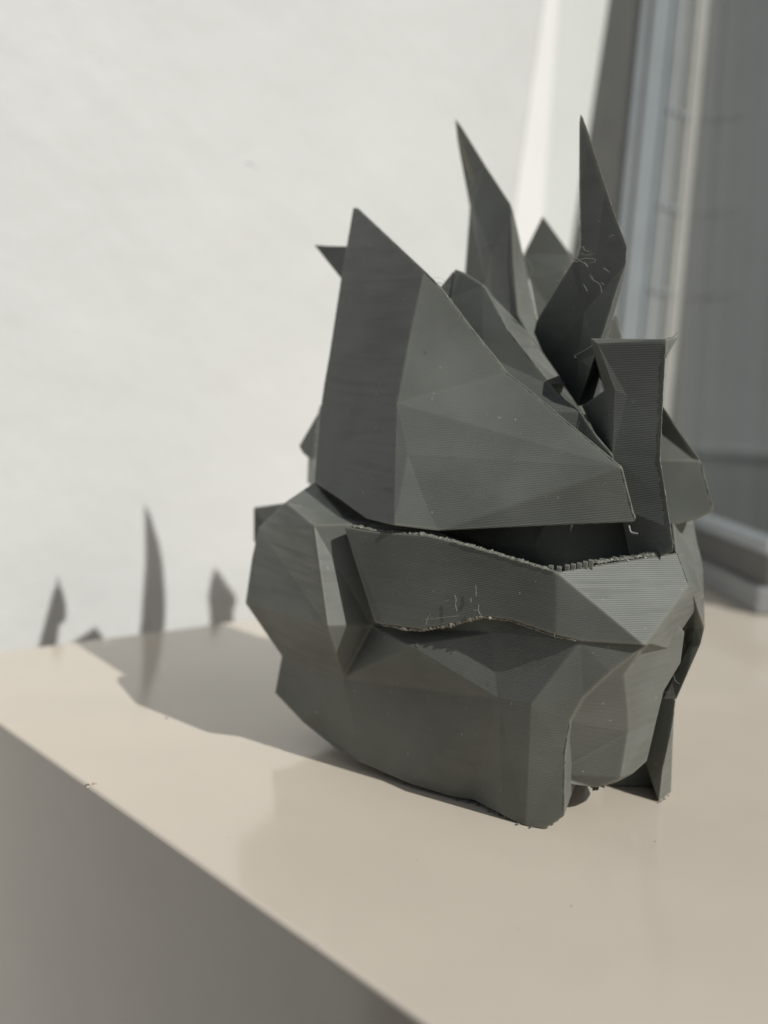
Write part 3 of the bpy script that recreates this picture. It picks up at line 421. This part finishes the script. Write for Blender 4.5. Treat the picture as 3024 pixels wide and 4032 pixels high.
# sash with the pane, running from the corner towards the viewer
P0 = W0 + WD * (LINES['fr5'][0] + 2); P1 = Vector((167.7, 450.0, 0)); PD = (P1 - P0).normalized(); PN = Vector((-PD.y, PD.x, 0))
if PN.x > 0: PN = -PN
def sash(name, u0, u1, n0, n1, z0, z1, mat, bv=.8):
    p = [P0 + PD * u0 + PN * n0, P0 + PD * u1 + PN * n0, P0 + PD * u1 + PN * n1, P0 + PD * u0 + PN * n1]
    V, F = prism(p, z0, z1); o = mesh(name, V, F, mat, win); cleanup(o)
    if bv: bevel(o, bv, 2)
    return o
LEN = (P1 - P0).length
sash('pane', 0, LEN, -6, -2, 0.5, 420, M_GLASS, 0)
sash('sill', -10, LEN + 4, -14, 4, 0.4, 12, M_RAIL)
sash('bottom_rail', -10, LEN + 2, -14, 0, 12.2, 26, M_SEAL)
sash('glazing_bead', -10, LEN + 2, -10, 1, 26.2, 32, M_FRAME)

# grey wall of the building outside, seen through the pane
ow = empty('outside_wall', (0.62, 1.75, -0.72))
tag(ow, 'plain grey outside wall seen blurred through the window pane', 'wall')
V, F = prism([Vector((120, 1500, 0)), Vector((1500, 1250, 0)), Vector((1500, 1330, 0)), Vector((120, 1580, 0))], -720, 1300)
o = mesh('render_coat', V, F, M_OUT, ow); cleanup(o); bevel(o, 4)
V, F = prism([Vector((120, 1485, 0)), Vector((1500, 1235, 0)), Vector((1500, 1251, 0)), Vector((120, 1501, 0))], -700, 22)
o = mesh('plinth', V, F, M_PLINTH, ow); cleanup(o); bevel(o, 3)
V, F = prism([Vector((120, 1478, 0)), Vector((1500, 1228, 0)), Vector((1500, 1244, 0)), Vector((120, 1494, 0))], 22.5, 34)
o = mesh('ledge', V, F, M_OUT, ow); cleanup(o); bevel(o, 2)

# ------------------------------------------------------------------ the print
scu = empty('sculpture', (0.025, 0.235, 0.0))
tag(scu, 'dark grey plastic sculpture of flat facets with tall thin spikes, standing on the cabinet', 'sculpture')
for (name, verts, faces, rings) in PARTS:
    o = grown(name, verts, faces, rings, M_PLA, scu, 32 if name == 'horn' else 14 if name == 'rear_point' else 0)
    bevel(o, 0.3, 2, 9)
for (wd_, pts) in STRINGS:
    tube('filament_string', pts, wd_ * .55, M_STRAND, scu)
V = []; F = []
for (c, s) in RESIDUE: lump(V, F, c, s, 0.5)
tag(mesh('support_residue', V, F, M_RESIDUE, scu), kind='stuff')
def crust(name, pts, r0, jit, mat, sq=(1, 1), step=.35):
    """a ragged rope of half-melted plastic along an edge"""
    P = [Vector(p) for p in pts]; Q = []
    for i in range(len(P) - 1):
        n = max(2, int((P[i + 1] - P[i]).length / step))
        for k in range(n): Q.append(P[i].lerp(P[i + 1], k / n))
    Q.append(P[-1]); V = []; F = []; S = 6; f0 = random.uniform(0, 9)
    for i, q in enumerate(Q):
        d = (Q[min(i + 1, len(Q) - 1)] - Q[max(i - 1, 0)]).normalized()
        a = Vector((0, 0, 1)).cross(d).normalized(); b = d.cross(a)
        e = r0 * (1 + jit * (math.sin(i * .37 + f0) * .6 + math.sin(i * .93 + 2 * f0) * .5 + random.uniform(-.5, .5))) * (min(1, i / 4 + .15) * min(1, (len(Q) - 1 - i) / 4 + .15))
        q = q + a * random.gauss(0, r0 * .18) + b * random.gauss(0, r0 * .12)
        for k in range(S):
            th = 2 * math.pi * k / S; g_ = e * random.uniform(.75, 1.25)
            V.append(q + a * math.cos(th) * g_ * sq[0] + b * math.sin(th) * g_ * sq[1])
        if i:
            for k in range(S): F.append([(i - 1) * S + k, (i - 1) * S + (k + 1) % S, i * S + (k + 1) % S, i * S + k])
    F.append(list(range(S))[::-1]); F.append([len(V) - S + k for k in range(S)])
    return mesh(name, V, F, mat, scu)
crust('rough_rim', RIBS[0], .6, .25, M_PLA, (1.5, .55))
crust('rough_rim', RIBS[1], .7, .3, M_PLA, (1.4, .7))
crust('torn_edge', RIBS[2], .46, .35, M_RESIDUE, (1.0, .8))
crust('torn_edge', RIBS[3], .3, .35, M_RESIDUE, (1.0, .8))
for (r_, pts) in SEAMS: crust('seam_bead', pts, r_ * .42, .4, M_BEAD, step=.36)
for c in TEETH:
    V = []; F = []
    c = Vector(c)
    V, F = prism([c + Vector(q) for q in ((-.55, -.5, 0), (.45, -.9, 0), (.75, .6, 0), (-.25, 1.0, 0))], c.z - 1.8, c.z + 0.12)
    o = mesh('rim_tooth', V, F, M_PLA, scu); cleanup(o); bevel(o, .18, 2)
V = []; F = []
for (c, s) in CHIPS: lump(V, F, c, s, 0.4)
tag(mesh('brim_scrap', V, F, M_BRIM, scu), kind='stuff')

# ------------------------------------------------------------------ dust and crumbs on the cabinet
V = []; F = []
for (x, y, s) in DUST_DARK: lump(V, F, (x, y, .12), s, .35)
tag(mesh('dust', V, F, M_DUST, None), 'scattered tiny dark crumbs of dust on the beige cabinet top', 'dust', 'stuff')
V = []; F = []
for (x, y, s) in DUST_PALE: lump(V, F, (x, y, .1), s, .35)
tag(mesh('lint', V, F, M_DUSTL, None), 'scattered tiny pale lint on the beige cabinet top', 'lint', 'stuff')
